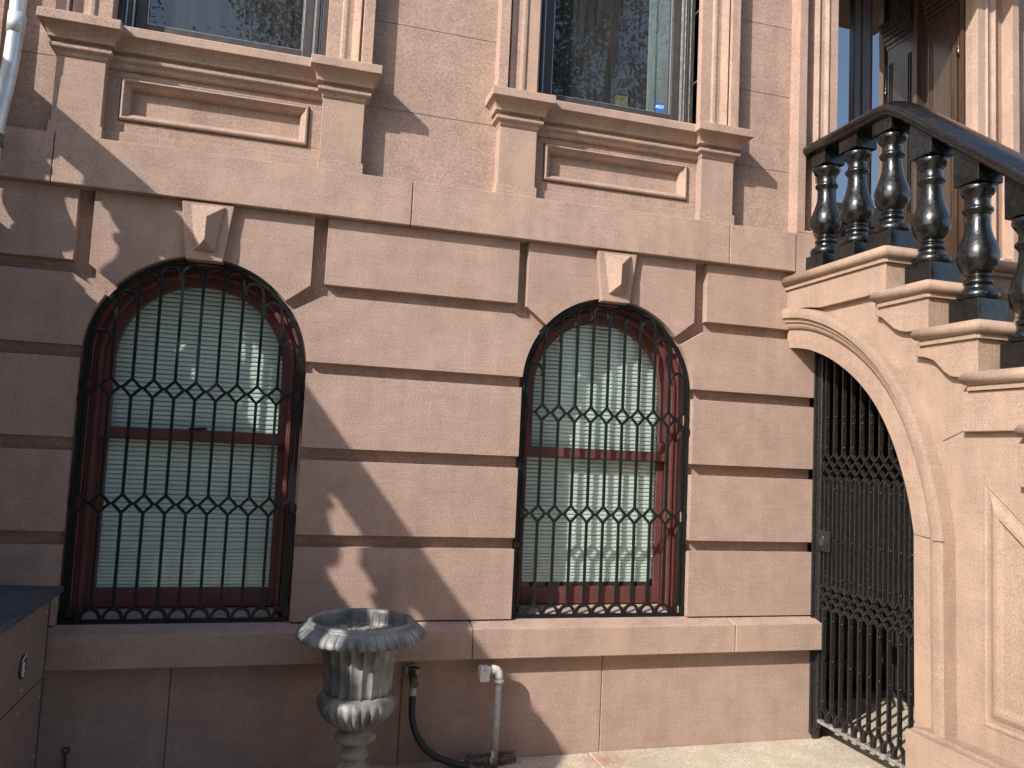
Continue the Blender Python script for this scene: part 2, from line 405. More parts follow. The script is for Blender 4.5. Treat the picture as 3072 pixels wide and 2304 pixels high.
for wi, c in enumerate(WIN):
    fr = MB()
    arch_ring(fr, c, .503, .470, 0.078, 0.36, 0.70)
    arch_ring(fr, c, .470, .452, 0.096, 0.35, 0.70)
    arch_ring(fr, c, .452, .430, 0.086, 0.34, 0.70)
    fro = fr.obj('basement_window', M_RED, HOUSE, bevel=0.004, seg=2)
    # top sash
    us = MB(); arch_ring(us, c, .432, .388, 0.135, 0.175, 1.594)
    us.box(c - .432, c + .432, 0.133, 0.176, 1.540, 1.594)
    us.obj('upper_sash', M_RED, fro, bevel=0.003)
    ls = MB()
    for x0, x1 in ((c - .432, c - .395), (c + .395, c + .432)): ls.box(x0, x1, 0.182, 0.202, 0.73, 1.58)
    ls.box(c - .395, c + .395, 0.1815, 0.2015, 0.728, 0.822); ls.box(c - .395, c + .395, 0.1815, 0.2015, 1.535, 1.58)
    ls.obj('lower_sash', M_RED, fro, bevel=0.003)
    g = MB(); arch_plate(g, c, .389, 0.154, 0.157, 1.592); g.obj('upper_glass', M_GLASSB, fro)
    g = MB(); g.box(c - .396, c + .396, 0.190, 0.192, 0.821, 1.536); g.obj('lower_glass', M_GLASSB, fro)
    wsl = MB(); wsl.prism([(0.078, 0.690), (0.078, 0.700), (0.30, 0.740), (0.30, 0.690)], c - .452, c + .452, 'X')
    wsl.obj('wooden_sill', M_WSILL, fro, bevel=0.002)
    # blind slats
    bl = MB(); z = 0.735 if wi == 0 else 0.868; pitch = 0.0228
    zz = [z + .002 * k for k in range(0)]
    while z < 2.36:
        hw = .40 if z < WZ else sqrt(max(0.0, .42 ** 2 - (z - WZ) ** 2))
        dz = 0.0099; p = pitch
        if z < 1.02:
            dz = 0.0072; p = 0.0175                      # the bottom hangs tighter
        if hw > .05:
            jx = random.uniform(-.0012, .0012)
            sec = [(0.2060, z - dz), (0.2045, z - dz * .2), (0.2065, z + dz * .5), (0.2130, z + dz), (0.2135, z + dz + .0008), (0.2072, z + dz * .5 + .001), (0.2053, z - dz * .2), (0.2068, z - dz)]
            bl.prism([(y + jx, q) for y, q in sec], c - hw, c + hw, 'X')
        z += p
    if wi: bl.box(c - .385, c + .385, 0.203, 0.218, 0.846, 0.858)
    bl.obj('blind', M_BLIND, fro)
    rm = MB(); rm.box(c - .7, c + .7, 0.42, 0.44, .5, 2.5)
    rm.obj('dark_room', M_DARK, fro)
    fro.location.y += .028
    if wi == 0:
        lt = MB(); lt.tube([(c - .03, 0.128, 1.598), (c + .055, 0.122, 1.602)], .006, 6)
        lt.obj('sash_lock', M_IRON, fro)
    # iron grille
    gr = MB(); yg = 0.040
    pth = [(c - .487, yg, .700)] + [(x, yg, z) for x, z in [(c - .487, WZ)] + arcpts(c, WZ, .487, 180, 0, 40)[1:-1] + [(c + .487, WZ)]] + [(c + .487, yg, .700)]
    gr.tube(pth, .0115, 4, ref=(0, 1, 0), asp=1.4)
    gr.box(c - .498, c + .498, 0.024, 0.050, .693, .702)
    gr.box(c - .490, c + .490, 0.032, 0.046, .7025, .708)
    for sx in (-1, 1):
        for zq in (1.06, 1.70): gr.box(c + sx * .488 - .012, c + sx * .488 + .012, 0.02, .05, zq, zq + .03)
    gro = gr.obj('window_grille', M_IRON, HOUSE, label=('black iron grille over the left basement window' if wi == 0 else 'black iron grille over the right basement window'))
    TOP = {0: 2.338, 1: 2.336, 2: 2.325, 3: 2.282, 4: 2.195, 5: 2.02}
    for i in range(-5, 6):
        x = c + i * .0935; b = MB(); rr = .0095
        j1 = random.uniform(-.001, .001)
        # bottom half hoop
        hp = [(x + .0405 * cos(t), yg, .708 + .0465 * sin(t)) for t in [pi * k / 10 for k in range(11)]]
        b.tube(hp, rr * 1.05, 4, ref=(0, 1, 0), rot=0)
        zt = TOP[abs(i)]
        if abs(i) == 5: zt = 2.0
        for za, zb_ in ((.755, DZ[1] - .044), (DZ[1] + .044, DZ[0] - .044), (DZ[0] + .044, zt)):
            b.tube([(x, yg, za), (x + j1, yg, (za + zb_) / 2), (x, yg, zb_)], rr, 4, ref=(0, 1, 0))
        for dz in DZ:
            b.tube([(x, yg, dz - .043), (x + .0405, yg, dz), (x, yg, dz + .043), (x - .0405, yg, dz)], rr * .98, 4, closed=True, ref=(0, 1, 0))
            if abs(i) < 5 or True: b.box(x + .038, x + .0555, yg - .006, yg + .006, dz - .006, dz + .006) if i < 5 else None
        if i != 0:
            s = -1 if i > 0 else 1; rad = .0415
            cx = x + s * rad; nz = TOP[abs(i) - 1]
            pts = [(x, yg, zt)] + [(cx - s * rad * cos(t), yg - .003 * sin(t), zt + rad * sin(t)) for t in [pi * k / 12 for k in range(1, 13)]]
            pts += [(x + s * 2 * rad, yg - .004, zt - .014), (x + s * (2 * rad - .008), yg - .006, zt - .026)]
            b.tube(pts, [rr] * 8 + [rr * (1 - .06 * q) for q in range(len(pts) - 8)], 5, ref=(0, 1, 0))
        b.obj('bar', M_IRON, gro)

# ---- parlour window dressings
def loft_rect(mb, lev):
    rings = [[(x0, yf, z), (x1, yf, z), (x1, yb, z), (x0, yb, z)] for z, x0, x1, yf, yb in lev]
    mb.rings(rings)
CAPL = [(3.292, 0.0, -.027), (3.300, .004, -.036), (3.316, .008, -.040), (3.326, .028, -.058), (3.343, .028, -.058), (3.3445, .012, -.040), (3.362, .013, -.041),
        (3.3635, .036, -.066), (3.379, .037, -.067), (3.383, .038, -.069), (3.394, .041, -.074), (3.404, .046, -.084), (3.412, .054, -.098), (3.418, .064, -.112), (3.4195, .070, -.125), (3.462, .070, -.125), (3.468, .066, -.120)]
def niche(c, idx):
    sur = MB()
    for s in (-1, 1):
        xi, xo = c + s * .497, c + s * .706
        x0, x1 = min(xi, xo), max(xi, xo)
        sur.box(x0, x1, -0.027, YB + .02, 2.980, 3.296)
        sur.box(x0 - .008, x1 + .010, -0.036, YB + .02, 2.920, 2.979)
        loft_rect(sur, [(z, x0 - o * (1.0 if s < 0 else 1), x1 + o, y, YB + .02) for z, o, y in CAPL])
    # moulded sill between the caps
    prof = [(YB + .03, 3.29)] + [(y + .042 if y > -.09 else y + .052, z) for z, o, y in CAPL] + [(YB + .20, 3.470), (YB + .20, 3.29)]
    sur.prism(prof, c - .50, c + .50, 'X')
    o = sur.obj('window_pedestal', M_FACT, HOUSE, bevel=0.0025, seg=1, angle=50)
    pw = MB(); pw.box(c - .498, c + .498, 0.030, .12, 2.922, 3.046); pw.box(c - .498, c + .498, 0.030, .12, 3.259, 3.30); pw.box(c - .498, c - .438, .030, .12, 3.046, 3.259); pw.box(c + .438, c + .498, .030, .12, 3.046, 3.259); pw.box(c - .45, c + .45, .072, .13, 3.03, 3.27); pw.box(c - .49, c + .49, 0.020, .05, 2.923, 2.990)
    pw.obj('apron_wall', M_FACT, o, bevel=0.002, seg=1)
    pn = MB(); x0, x1, z0, z1 = c - .437, c + .437, 3.047, 3.258
    lv = [(-.001, .045), (.003, .045), (.004, .020), (.008, .014), (.015, .012), (.021, .018), (.023, .026), (.027, .030), (.033, .033), (.040, .042), (.044, .056), (.045, .0725)]
    rings = [[(x0 + i, y, z0 + i), (x1 - i, y, z0 + i), (x1 - i, y, z1 - i), (x0 + i, y, z1 - i)] for i, y in lv]
    pn.rings(rings, cap=False)
    pn.obj('apron_panel_moulding', M_FACT, o)
    cs = MB()      # stepped casing, a vertical extrusion on each side
    for s in (-1, 1):
        P = [(.497, .16), (.497, .008), (.566, .008), (.572, -.002), (.588, -.004), (.604, .002), (.622, .004), (.640, -.008), (.660, -.020), (.667, -.002), (.672, -.002), (.674, -.030), (.730, -.030), (.730, YB + .02), (.60, YB + .16)]
        cs.prism([(c + s * x, y) for x, y in P], 3.466, 5.3, 'Z')
    cs.box(c - .73, c + .73, -.03, .2, 5.3, 5.55)
    cs.obj('window_casing', M_JAMB, HOUSE, bevel=0.002, seg=1, angle=25)
    # grey metal window
    w = MB(); X = .497
    for s in (-1, 1):
        for a, b, y in ((.497, .470, .095), (.470, .455, .120), (.455, .440, .105), (.440, .425, .128)):
            w.box(min(c + s * a, c + s * b), max(c + s * a, c + s * b), y, .30, 3.45, 5.3)
    w.box(c - .497, c + .497, .095, .30, 3.455, 3.520)
    wo_ = w.obj('parlor_window', M_GRAYF, HOUSE, bevel=0.002, seg=1)
    tr = MB()
    for s in (-1, 1):
        for a, y in ((.462, .1165), (.433, .1245)):
            tr.box(c + s * a - .004, c + s * a + .004, y, y + .006, 3.521, 5.3)
    tr.obj('track', M_ALU, wo_)
    sh = MB()
    for s in (-1, 1): sh.box(min(c + s * .425, c + s * .375), max(c + s * .425, c + s * .375), .140, .19, 3.525, 5.3)
    sh.box(c - .375, c + .375, .1395, .1905, 3.523, 3.600)
    sh.obj('sash', M_GRAYF, wo_, bevel=0.004)
    g = MB(); g.box(c - .376, c + .376, .158, .162, 3.599, 5.3); g.obj('pane', M_GLASSU, wo_)
    spc = MB()
    for a in (-.373, .369): spc.box(c + a, c + a + .004, .150, .157, 3.601, 5.3)
    spc.box(c - .369, c + .369, .150, .157, 3.601, 3.605)
    spc.obj('glazing_bead', M_ALU, wo_)
    if idx == 1:
        cu = MB(); cu.box(c + .27, c + .40, .24, .26, 3.58, 5.3); cu.box(c + .255, c + .262, .20, .205, 3.58, 5.3)
        cu.obj('curtain', M_CURT, wo_)
        cd = MB(); cd.box(c + .05, c + .13, .215, .217, 3.62, 3.70); cd.obj('card', M_YEL, wo_)
    fl = MB(); fl.box(c - .7, c + .7, .36, 1.6, 3.30, 3.40)
    fl.obj('room_floor', M_DARK, wo_)
niche(WIN[0] + .0, 0); niche(1.677, 1)
# security sticker on the right parlour window pane
st = thing('window_sticker', 'blue octagonal alarm sticker in the lower corner of the right upper window', 'sticker', (1.989, .157, 3.636))
m_ = MB(); m_.prism([(1.989 + .034 * cos(radians(22.5 + 45 * k)), 3.640 + .034 * sin(radians(22.5 + 45 * k))) for k in range(8)], .1555, .1575, 'Y')
m_.obj('octagon', M_BLUE, st)
def text_mesh(name, body, size, loc, rot, mat, parent, ext=0.0004):
    cu = bpy.data.curves.new(name, 'FONT'); cu.body = body; cu.size = size; cu.extrude = ext; cu.align_x = 'CENTER'; cu.align_y = 'CENTER'; cu.offset = size * .02
    tmp = bpy.data.objects.new('tmp', cu); COL.objects.link(tmp)
    dg = bpy.context.evaluated_depsgraph_get(); dg.update()
    me = bpy.data.meshes.new_from_object(tmp.evaluated_get(dg)); bpy.data.objects.remove(tmp)
    me.transform(Matrix.Translation(Vector(loc)) @ rot.to_4x4()); me.materials.clear(); me.materials.append(mat)
    o = bpy.data.objects.new(name, me); COL.objects.link(o); o.parent = parent
    if parent.type == 'EMPTY': o.location = -Vector(parent.location)
    return o
text_mesh('lettering', 'ADT', .027, (1.989, .1548, 3.641), Matrix.Rotation(pi / 2, 3, 'X'), M_WHITE, st)

# ---- door surround and doors
sur = MB(); DC = 3.652; OX = .0575
for s in (-1, 1):
    P = [(.480, .40), (.480, .006), (.545, .006), (.552, -.006), (.560, -.004), (.575, .010), (.600, .012), (.622, -.004), (.640, .012), (.655, .030), (.718, .042), (.724, .042), (.727, -.034), (.785, -.034), (.785, YB + .02), (.60, YB + .30)]
    sur.prism([(DC + s * (x + OX), y if y != .40 else .12) for x, y in P], 2.932, 5.3, 'Z')
    a, b = DC + s * .5375, DC + s * .850
    sur.box(min(a, b), max(a, b), -.040, .33, 2.60, 2.930)
    q0, q1 = DC + s * .705, DC + s * .785
    sur.box(min(q0, q1), max(q0, q1), -.030, .03, 2.933, 2.950)
sur.box(DC - .8, DC + .8, -.04, .2, 5.3, 5.6); sur.box(DC - .86, DC + .9, -.50, .1, 5.24, 5.5); sur.box(DC - .82, DC + .86, -.42, .1, 5.18, 5.24)
sur.obj('door_surround', M_JAMB, HOUSE, bevel=0.0025, seg=1, angle=30)
rv = MB(); YD = .44
for s in (-1, 1):
    xa = DC + s * .5365
    def sb(t0, t1, y0, y1, z0, z1): rv.box(min(xa - s * t0, xa - s * t1), max(xa - s * t0, xa - s * t1), y0, y1, z0, z1)
    sb(-.02, .012, .10, YD, 2.66, 5.3)
    sb(.0, .040, .100, .112, 2.66, 5.3); sb(.0, .028, .116, .124, 2.66, 5.3)
    sb(.0, .034, .140, .395, 2.66, 4.70)            # pilaster
    for ya in (.158, .180, .345, .365): sb(.03, .042, ya, ya + .010, 2.95, 4.58)
    for k in range(6): sb(.0, .038 + .009 * k, .132 - .006 * k, .405, 4.70 + .035 * k, 4.732 + .035 * k)
rv.obj('wooden_reveal', M_WOODL, HOUSE, bevel=0.003)
pd = MB(); pd.lathe([(.004, -.05), (.016, -.04), (.018, -.025), (.010, -.008), (.016, .0), (.012, .01), (.012, .35)], (DC + .508, .128, 4.40), 12)
pd.obj('drop_finial', M_WOODL, HOUSE)
dr = MB()
GX = [(-.5365, -.455, 0), (-.455, -.075, 1), (-.075, .075, 0), (.075, .455, 1), (.455, .5365, 0)]
for a, b, gl_ in GX:
    if not gl_: dr.box(DC + a, DC + b, YD, YD + .06, 2.66, 5.3)
for a, b in ((-.455, -.075), (.075, .455)):
    dr.box(DC + a, DC + b, YD + .001, YD + .059, 2.66, 2.78); dr.box(DC + a, DC + b, YD + .001, YD + .059, 3.20, 3.34)
    dr.box(DC + a, DC + b, YD + .02, YD + .05, 2.78, 3.20)
for x in (-.075, .068): dr.box(DC + x, DC + x + .007, YD - .008, YD + .01, 2.7, 5.3)
dr.box(DC - .012, DC + .012, YD - .012, YD + .01, 2.66, 5.3)
dro = dr.obj('double_door', M_WOOD, HOUSE, bevel=0.004)
for a in (-.265, .265):
    fan = MB(); cx = DC + a; cz = 2.99
    fan.tube([(cx + .125 * cos(t), YD + .016, cz + .16 * sin(t)) for t in [2 * pi * k / 28 for k in range(28)]], .009, 6, closed=True)
    for sx in (-1, 1):
        for sz in (-1, 1):
            qx, qz = cx + sx * .152, cz + sz * .20
            for k in range(7):
                t = radians(8 + 12.3 * k)
                fan.tube([(qx - sx * .015 * cos(t), YD + .018, qz - sz * .015 * sin(t)), (qx - sx * .075 * cos(t), YD + .016, qz - sz * .085 * sin(t))], .0035, 5)
    fan.obj('carved_panel', M_WOOD, dro)
g = MB(); g.box(DC - .455, DC - .075, YD + .02, YD + .026, 3.34, 5.3); g.obj('door_glass', M_GLASSD, dro)
g = MB(); g.box(DC + .075, DC + .455, YD + .02, YD + .026, 3.34, 5.3); g.obj('door_glass', M_GLASSD, dro)
vb = MB(); vb.box(DC - .65, DC + .65, YD + .75, YD + .8, 2.6, 5.4); vb.box(DC - .65, DC + .65, YD + .06, YD + .8, 2.55, 2.63)
vb.obj('vestibule', M_DARK, HOUSE)
# basement door under the stoop
q = .50
bd = MB(); bd.box(3.02, 4.14, .30 + q, .34 + q, .0, 2.4); bd.box(3.06, 3.14, .27 + q, .31 + q, .05, 2.2); bd.box(3.98, 4.06, .27 + q, .31 + q, .05, 2.2)
bd.box(4.09, 4.148, -.02, .80, 0, 2.4); bd.box(3.06, 4.06, .271 + q, .309 + q, .05, .22); bd.box(3.02, 4.12, .10 + q, .30 + q, .0, .045)  # first box: dark panel added over the right recess wall in place of shade
bd.obj('basement_door', M_EDGE, HOUSE, bevel=0.004)

# ------------------------------------------------------------------ the stoop
RZ, TR = 0.223, 0.271
XC, XRW = 2.81, 4.68                          # cheek planes
IN = [(0.02, 2.246), (-0.025, 2.244), (-0.153, 2.225), (-0.27, 2.188), (-0.38, 2.141), (-0.486, 2.080), (-0.587, 2.008), (-0.678, 1.923), (-0.748, 1.838), (-0.804, 1.752), (-0.850, 1.665), (-0.892, 1.566), (-0.928, 1.465), (-0.955, 1.361), (-0.972, 1.273)]
def smooth_path(pts, it=2):
    for _ in range(it):
        q = [pts[0]]
        for a, b in zip(pts[:-1], pts[1:]):
            q.append((a[0] * .75 + b[0] * .25, a[1] * .75 + b[1] * .25)); q.append((a[0] * .25 + b[0] * .75, a[1] * .25 + b[1] * .75))
        q.append(pts[-1]); pts = q
    return pts
STOOP = thing('stoop', 'tan brownstone stoop with a quarter arch over the gate and black balusters', 'steps', (3.6, 0, 0))
INS = smooth_path(IN, 2)
sw = MB()
saw = [(0.02, 2.56), (-.800, 2.56)]
for k in range(1, 12):
    y = -.800 - TR * (k - 1); z = 2.66 - RZ * k - .09
    saw.append((y, max(z, .02))); saw.append((y - TR, max(z, .02)))
saw[-1] = (saw[-1][0], saw[-1][1])
poly = [(-.972, -.05)] + [(a, b) for a, b in INS[::-1]] + saw + [(saw[-1][0], -.05)]
sw.prism(poly, XC, 3.055, 'X')
sw.obj('side_wall', M_STOOP, STOOP)
# triangular sunk panel is built as a raised moulding around a sunk-looking field
tp = MB()
def tri(i):
    y0, z0, z1 = -1.349 - i, .547 + i, 1.53 - i * 1.95
    y2 = y0 - (z1 - z0) / .825
    return [(y0, z0), (y0, z1), (y2, z0)]
lv = [(-.006, XC + .002), (-.006, XC - .006), (.004, XC - .007), (.012, XC - .001), (.030, XC - .004), (.055, XC - .018), (.070, XC - .020), (.080, XC - .006), (.088, XC - .0025)]
tp.rings([[(x, y, z) for y, z in tri(i)] for i, x in lv])
tp.obj('triangular_panel', M_STOOP, STOOP)
rw = MB(); rw.prism([(0.02, -.05)] + saw + [(saw[-1][0], -.05)], 4.50, XRW, 'X')
rw.obj('far_side_wall', M_STOOP, STOOP)
# archivolt and jamb
pth = INS + [(-.974, 1.10), (-.976, .90), (-.980, .60), (-.984, .40)]
prof = [(-.003, 3.0), (-.003, 2.800), (.045, 2.798), (.108, 2.800), (.110, 2.786), (.122, 2.778), (.140, 2.774), (.144, 2.764), (.166, 2.760), (.169, 2.745), (.196, 2.743), (.222, 2.746), (.225, 2.815)]
rings = []
for i, p in enumerate(pth):
    a = Vector(pth[max(0, i - 1)]); b = Vector(pth[min(len(pth) - 1, i + 1)]); d = (b - a).normalized(); nrm = Vector((d.y, -d.x))   # outward
    if i == 0: nrm = Vector((0, 1))
    rings.append([(x, p[0] + nrm.x * n, p[1] + nrm.y * n) for n, x in prof])
ar = MB(); ar.rings(rings, smooth=False, closed=False, cap=False)
aro = ar.obj('arch_moulding', M_STOOP, STOOP)
b0 = MB(); b0.prism([(-1.036, 0), (-1.036, .425), (-3.85, .425), (-3.85, 0)], 2.700, 2.83, 'X')
b0.prism([(-1.03, .425), (-1.03, .426), (-1.10, .440), (-3.8, .440), (-3.8, .425)], 2.735, 2.83, 'X')
b0.obj('base_course', M_STOOP, STOOP, bevel=0.008, seg=2)
# raised string stones under each tread
st_ = MB()
def strp(p): st_.prism(p, 2.775, 2.86, 'X')
strp([(0.0, 2.462), (0.0, 2.58), (-.803, 2.58), (-.803, 2.435), (-.70, 2.432), (-.30, 2.432), (-.18, 2.452)])
strp([(-.70, 2.40), (-.803, 2.40), (-1.074, 2.36), (-1.074, 2.21), (-.945, 2.212), (-.90, 2.222), (-.86, 2.240), (-.775, 2.308), (-.735, 2.318), (-.735, 2.40)][1:])
strp([(-.995, 2.14), (-1.345, 2.14), (-1.345, 1.975), (-1.235, 1.975), (-1.20, 1.982), (-1.165, 2.005), (-1.135, 2.035), (-1.105, 2.062), (-1.065, 2.078), (-.995, 2.092)])
strp([(-1.262, 1.91), (-1.616, 1.91), (-1.616, 1.74), (-1.262, 1.738)])
for k in range(5, 11):
    y0 = -.803 - TR * (k - 2) ; z = 2.66 - RZ * (k - 1)
    strp([(y0 + .08, z - .08), (y0 - TR, z - .08), (y0 - TR, max(.44, z - .25)), (y0 + .08, max(.44, z - .25))])
st_.obj('string_stone', M_STOOP, STOOP, bevel=0.004)
def step(k):
    """tread k with rounded nosing on its left side and front, fillet below and riser"""
    T = 2.66 - RZ * k; yf = -.845 - TR * k; yb = 0.40 if k == 0 else yf + .375
    xl, xr = 2.735, 4.755
    s_ = MB()
    ybk = 0.0 if k == 0 else yb
    def ring(o, z, back):
        r = .012
        return [(xl + o, back, z), (xl + o, yf + o + r, z), (xl + o + r, yf + o, z), (xr - o - r, yf + o, z), (xr - o, yf + o + r, z), (xr - o, back, z)]
    rs = []
    for q in range(9):
        t = pi * q / 8; o = .026 * (1 - sin(t)); z = T - .03 + .03 * -cos(t) if False else T - .0295 - .0295 * cos(t)
        bk = ybk if k == 0 else ybk - .030 * (1 - sin(t))
        rs.append(ring(o, z, bk))
    s_.rings(rs, smooth=True)
    fb = ybk if k == 0 else ybk - .022
    s_.rings([ring(.026, T - .080, fb), ring(.026, T - .060, fb)])
    # riser block below the nosing
    bot = max(T - .24, 0.0)
    s_.box(2.8605, 4.714, yf + .042, min(ybk, yf + .42) if k else 0.0, bot, T - .078) if k else s_.box(2.8605, 4.714, yf + .042, 0.0, T - .24, T - .078)
    if k: pass
    return s_
for k in range(12):
    if 2.66 - RZ * k < .12: continue
    s_ = step(k)
    s_.obj('step', M_STOOP, STOOP, bevel=0.0)
# landing floor runs back to the door
lf = MB(); lf.box(3.12, 4.185, -.02, .44, 2.58, 2.655); lf.obj('landing_slab', M_STOOP, STOOP)
for pts in ([(2.8, -.972, 1.270), (2.797, -1.03, 1.264), (2.798, -1.083, 1.262)], [(2.743, -1.142, 1.258), (2.742, -1.20, 1.262)], [(2.809, -1.285, 1.765), (2.809, -1.22, 1.735), (2.809, -1.13, 1.700)]):
    jt = MB(); jt.tube(pts, .0022, 5); jt.obj('mortar_joint', M_RUST, STOOP)
# balusters
def baluster(x, y, T, lean=0.0, name='baluster'):
    b = MB(); c = (x, y, 0)
    b.box(x - .083, x + .083, y - .083, y + .083, T + .001, T + .122)
    pr = [(.058, .1205), (.072, .1215), (.082, .127), (.088, .138), (.088, .152), (.081, .165), (.068, .173), (.062, .176), (.060, .183), (.060, .188), (.052, .190),
          (.050, .194), (.058, .197), (.062, .204), (.062, .212), (.056, .219), (.050, .222), (.047, .228), (.056, .230), (.056, .236), (.046, .238), (.044, .244),
          (.055, .252), (.071, .268), (.082, .290), (.087, .315), (.0875, .338), (.083, .362), (.074, .388), (.064, .414), (.056, .442), (.051, .470), (.0485, .500), (.048, .520),
          (.054, .522), (.054, .528), (.058, .530), (.064, .538), (.064, .547), (.058, .554), (.051, .556), (.049, .580), (.0495, .596), (.055, .598), (.055, .604), (.059, .608),
          (.066, .616), (.0735, .630), (.075, .642), (.072, .652), (.060, .657), (.05, .664)]
    b.lathe([(r, T + z) for r, z in pr], c, 28)
    def ucut(yy):                              # underside of the rail
        return 3.396 if yy > -.71 else 3.396 + .825 * (yy + .71)
    h = .070; zb = T + .660
    f = [(x - h, y - h), (x + h, y - h), (x + h, y + h), (x - h, y + h)]
    v = [(a, q, zb) for a, q in f] + [(a, q, ucut(q) + .006) for a, q in f]
    b.add(v, [(3, 2, 1, 0), (4, 5, 6, 7), (0, 1, 5, 4), (1, 2, 6, 5), (2, 3, 7, 6), (3, 0, 4, 7)])
    return b.obj(name, M_CAST, STOOP, bevel=0.003, seg=2, angle=50)
BY = [(-.112, 0), (-.374, 0), (-.640, 0)] + [(-.905 - TR * (k - 1), k) for k in range(1, 11)]
AX = (2.955, 4.52)
for ax in AX:
    for y, k in BY: baluster(ax, y, 2.66 - RZ * k)
RP = [(-.102, .012), (-.086, .002), (-.070, .000), (.070, .000), (.086, .002), (.102, .012), (.112, .026), (.113, .044), (.104, .058), (.088, .064), (.080, .070), (.060, .080), (.025, .0865), (-.025, .0865), (-.060, .080), (-.080, .070), (-.088, .064), (-.104, .058), (-.113, .044), (-.112, .026)]
for ax in AX:
    r_ = MB(); rs = []
    ctr = [(-.012, 3.396), (-.30, 3.396), (-.60, 3.396), (-.655, 3.394), (-.69, 3.385), (-.72, 3.370), (-.76, 3.344), (-.82, 3.300), (-2.0, 3.396 - .825 * 1.29 + .005), (-3.50, 3.396 - .825 * 2.79), (-3.62, 3.396 - .825 * 2.83)]
    for i, (y, z) in enumerate(ctr):
        a = Vector(ctr[max(0, i - 1)]); b = Vector(ctr[min(len(ctr) - 1, i + 1)]); d = (b - a).normalized(); up = Vector((-d.y, d.x)) if d.x > 0 else Vector((d.y, -d.x))
        rs.append([(ax + px, y + up.x * pz, z + up.y * pz) for px, pz in RP])
    r_.rings(rs, smooth=True)
    r_.obj('handrail', M_CAST, STOOP)
# the same stoop again at the neighbouring house (its rail throws the shadow on the wall)
def copy_thing(root, shift, label):
    r = root.copy(); COL.objects.link(r); r.location = Vector(root.location) + Vector(shift); r['label'] = label
    for ch in [o for o in bpy.data.objects if o.parent == root]:
        c = ch.copy(); COL.objects.link(c); c.parent = r
        for g_ in [o for o in bpy.data.objects if o.parent == ch]:
            d = g_.copy(); COL.objects.link(d); d.parent = c
    return r
nb = copy_thing(STOOP, (-6.285, 0, 0), 'second brownstone stoop beside the neighbouring house, left of the storage bin')
STOOP['group'] = nb['group'] = 'stoops of the row houses'

# ------------------------------------------------------------------ basement gate
GX0 = 3.0
GATE = thing('basement_gate', 'black iron lattice gate under the stoop arch with worn paint', 'gate', (GX0, -.03, 0))
f_ = MB()
f_.box(GX0 - .012, GX0 + .016, -.052, -.022, .075, 2.30); f_.box(GX0 - .012, GX0 + .016, -1.06, -1.03, .075, 2.30)
f_.box(GX0 - .012, GX0 + .016, -1.06, -.022, 2.20, 2.225)
f_.obj('gate_frame', M_GATE, GATE, bevel=0.002, seg=1)
r_ = MB(); r_.box(GX0 - .014, GX0 + .018, -1.03, -.0525, .105, .124); r_.obj('bottom_rail', M_GATEB, GATE, bevel=0.002, seg=1)
pst = MB(); pst.box(GX0 - .03, GX0 + .04, -.014, .0, .03, 2.4); pst.box(2.99, 3.03, -.02, .016, .0, 2.4)
pst.obj('fixed_post', M_GATE, GATE, bevel=0.003)
hx = (GX0 - .010, GX0 + .014); PCH = .0725; Y0 = -.085
def strap(mb, y0, z0, y1, z1, t=.0038):
    d = Vector((y1 - y0, z1 - z0)).normalized(); n = Vector((-d.y, d.x)) * t
    q = [(y0 - n.x, z0 - n.y), (y1 - n.x, z1 - n.y), (y1 + n.x, z1 + n.y), (y0 + n.x, z0 + n.y)]
    mb.prism(q, hx[0], hx[1], 'X')
ZL = [.735, .774, .8125, .851, .892]; ZU = [1.466, 1.507, 1.548, 1.589, 1.630]
for k in range(13):
    y = Y0 - PCH * k
    b = MB()
    strap(b, y, .195, y, ZL[0], .0048); strap(b, y, ZU[4], y, 2.20, .0048)
    strap(b, y, ZL[4], y, ZU[0], .0045)
    if k < 12: strap(b, y - PCH / 2, ZL[4] - .041, y - PCH / 2, ZU[0] + .041, .0045)
    for ZZ in (ZL, ZU):
        for s in (-1, 1):
            yy = [y, y + s * PCH / 2, y, y + s * PCH / 2, y]
            for i in range(4):
                if abs(yy[i + 1] + .05) > 0 and yy[i + 1] < -.045 and yy[i] < -.045 and yy[i + 1] > -1.03: strap(b, yy[i], ZZ[i], yy[i + 1], ZZ[i + 1], .0035)
    # hoop at the foot
    hp = [(y + .030 * cos(t), .150 + .045 * sin(t)) for t in [pi * q / 8 for q in range(9)]]
    for a, c_ in zip(hp[:-1], hp[1:]): strap(b, a[0], a[1], c_[0], c_[1], .004)
    strap(b, y - .030, .124, y - .030, .151, .004); strap(b, y + .030, .124, y + .030, .151, .004)
    for z in (.235, .47, .69, .93, 1.14, 1.43, 1.665, 1.80, 1.84):
        b.ball((GX0 + .001, y - .0055, z), .006, 6, 4)
    b.obj('bar', M_GATE, GATE)
lp = MB()
lp.prism([(-.030, 1.070), (-.150, 1.070), (-.150, 1.190), (-.030, 1.190)], GX0 - .020, GX0 - .012, 'X')
lpo = lp.obj('lock_plate', M_GATE, GATE, bevel=0.004)
kh = MB(); kh.prism([(-.082 + .018 * cos(2 * pi * k / 16), 1.132 + .030 * sin(2 * pi * k / 16)) for k in range(16)], GX0 - .0206, GX0 - .0195, 'X')
kh.obj('key_opening', M_DARK, lpo)
rim = MB(); rim.tube([(GX0 - .021, -.082 + .020 * cos(2 * pi * k / 18), 1.132 + .033 * sin(2 * pi * k / 18)) for k in range(18)], .003, 6, closed=True); rim.obj('key_rim', M_GATE, lpo)

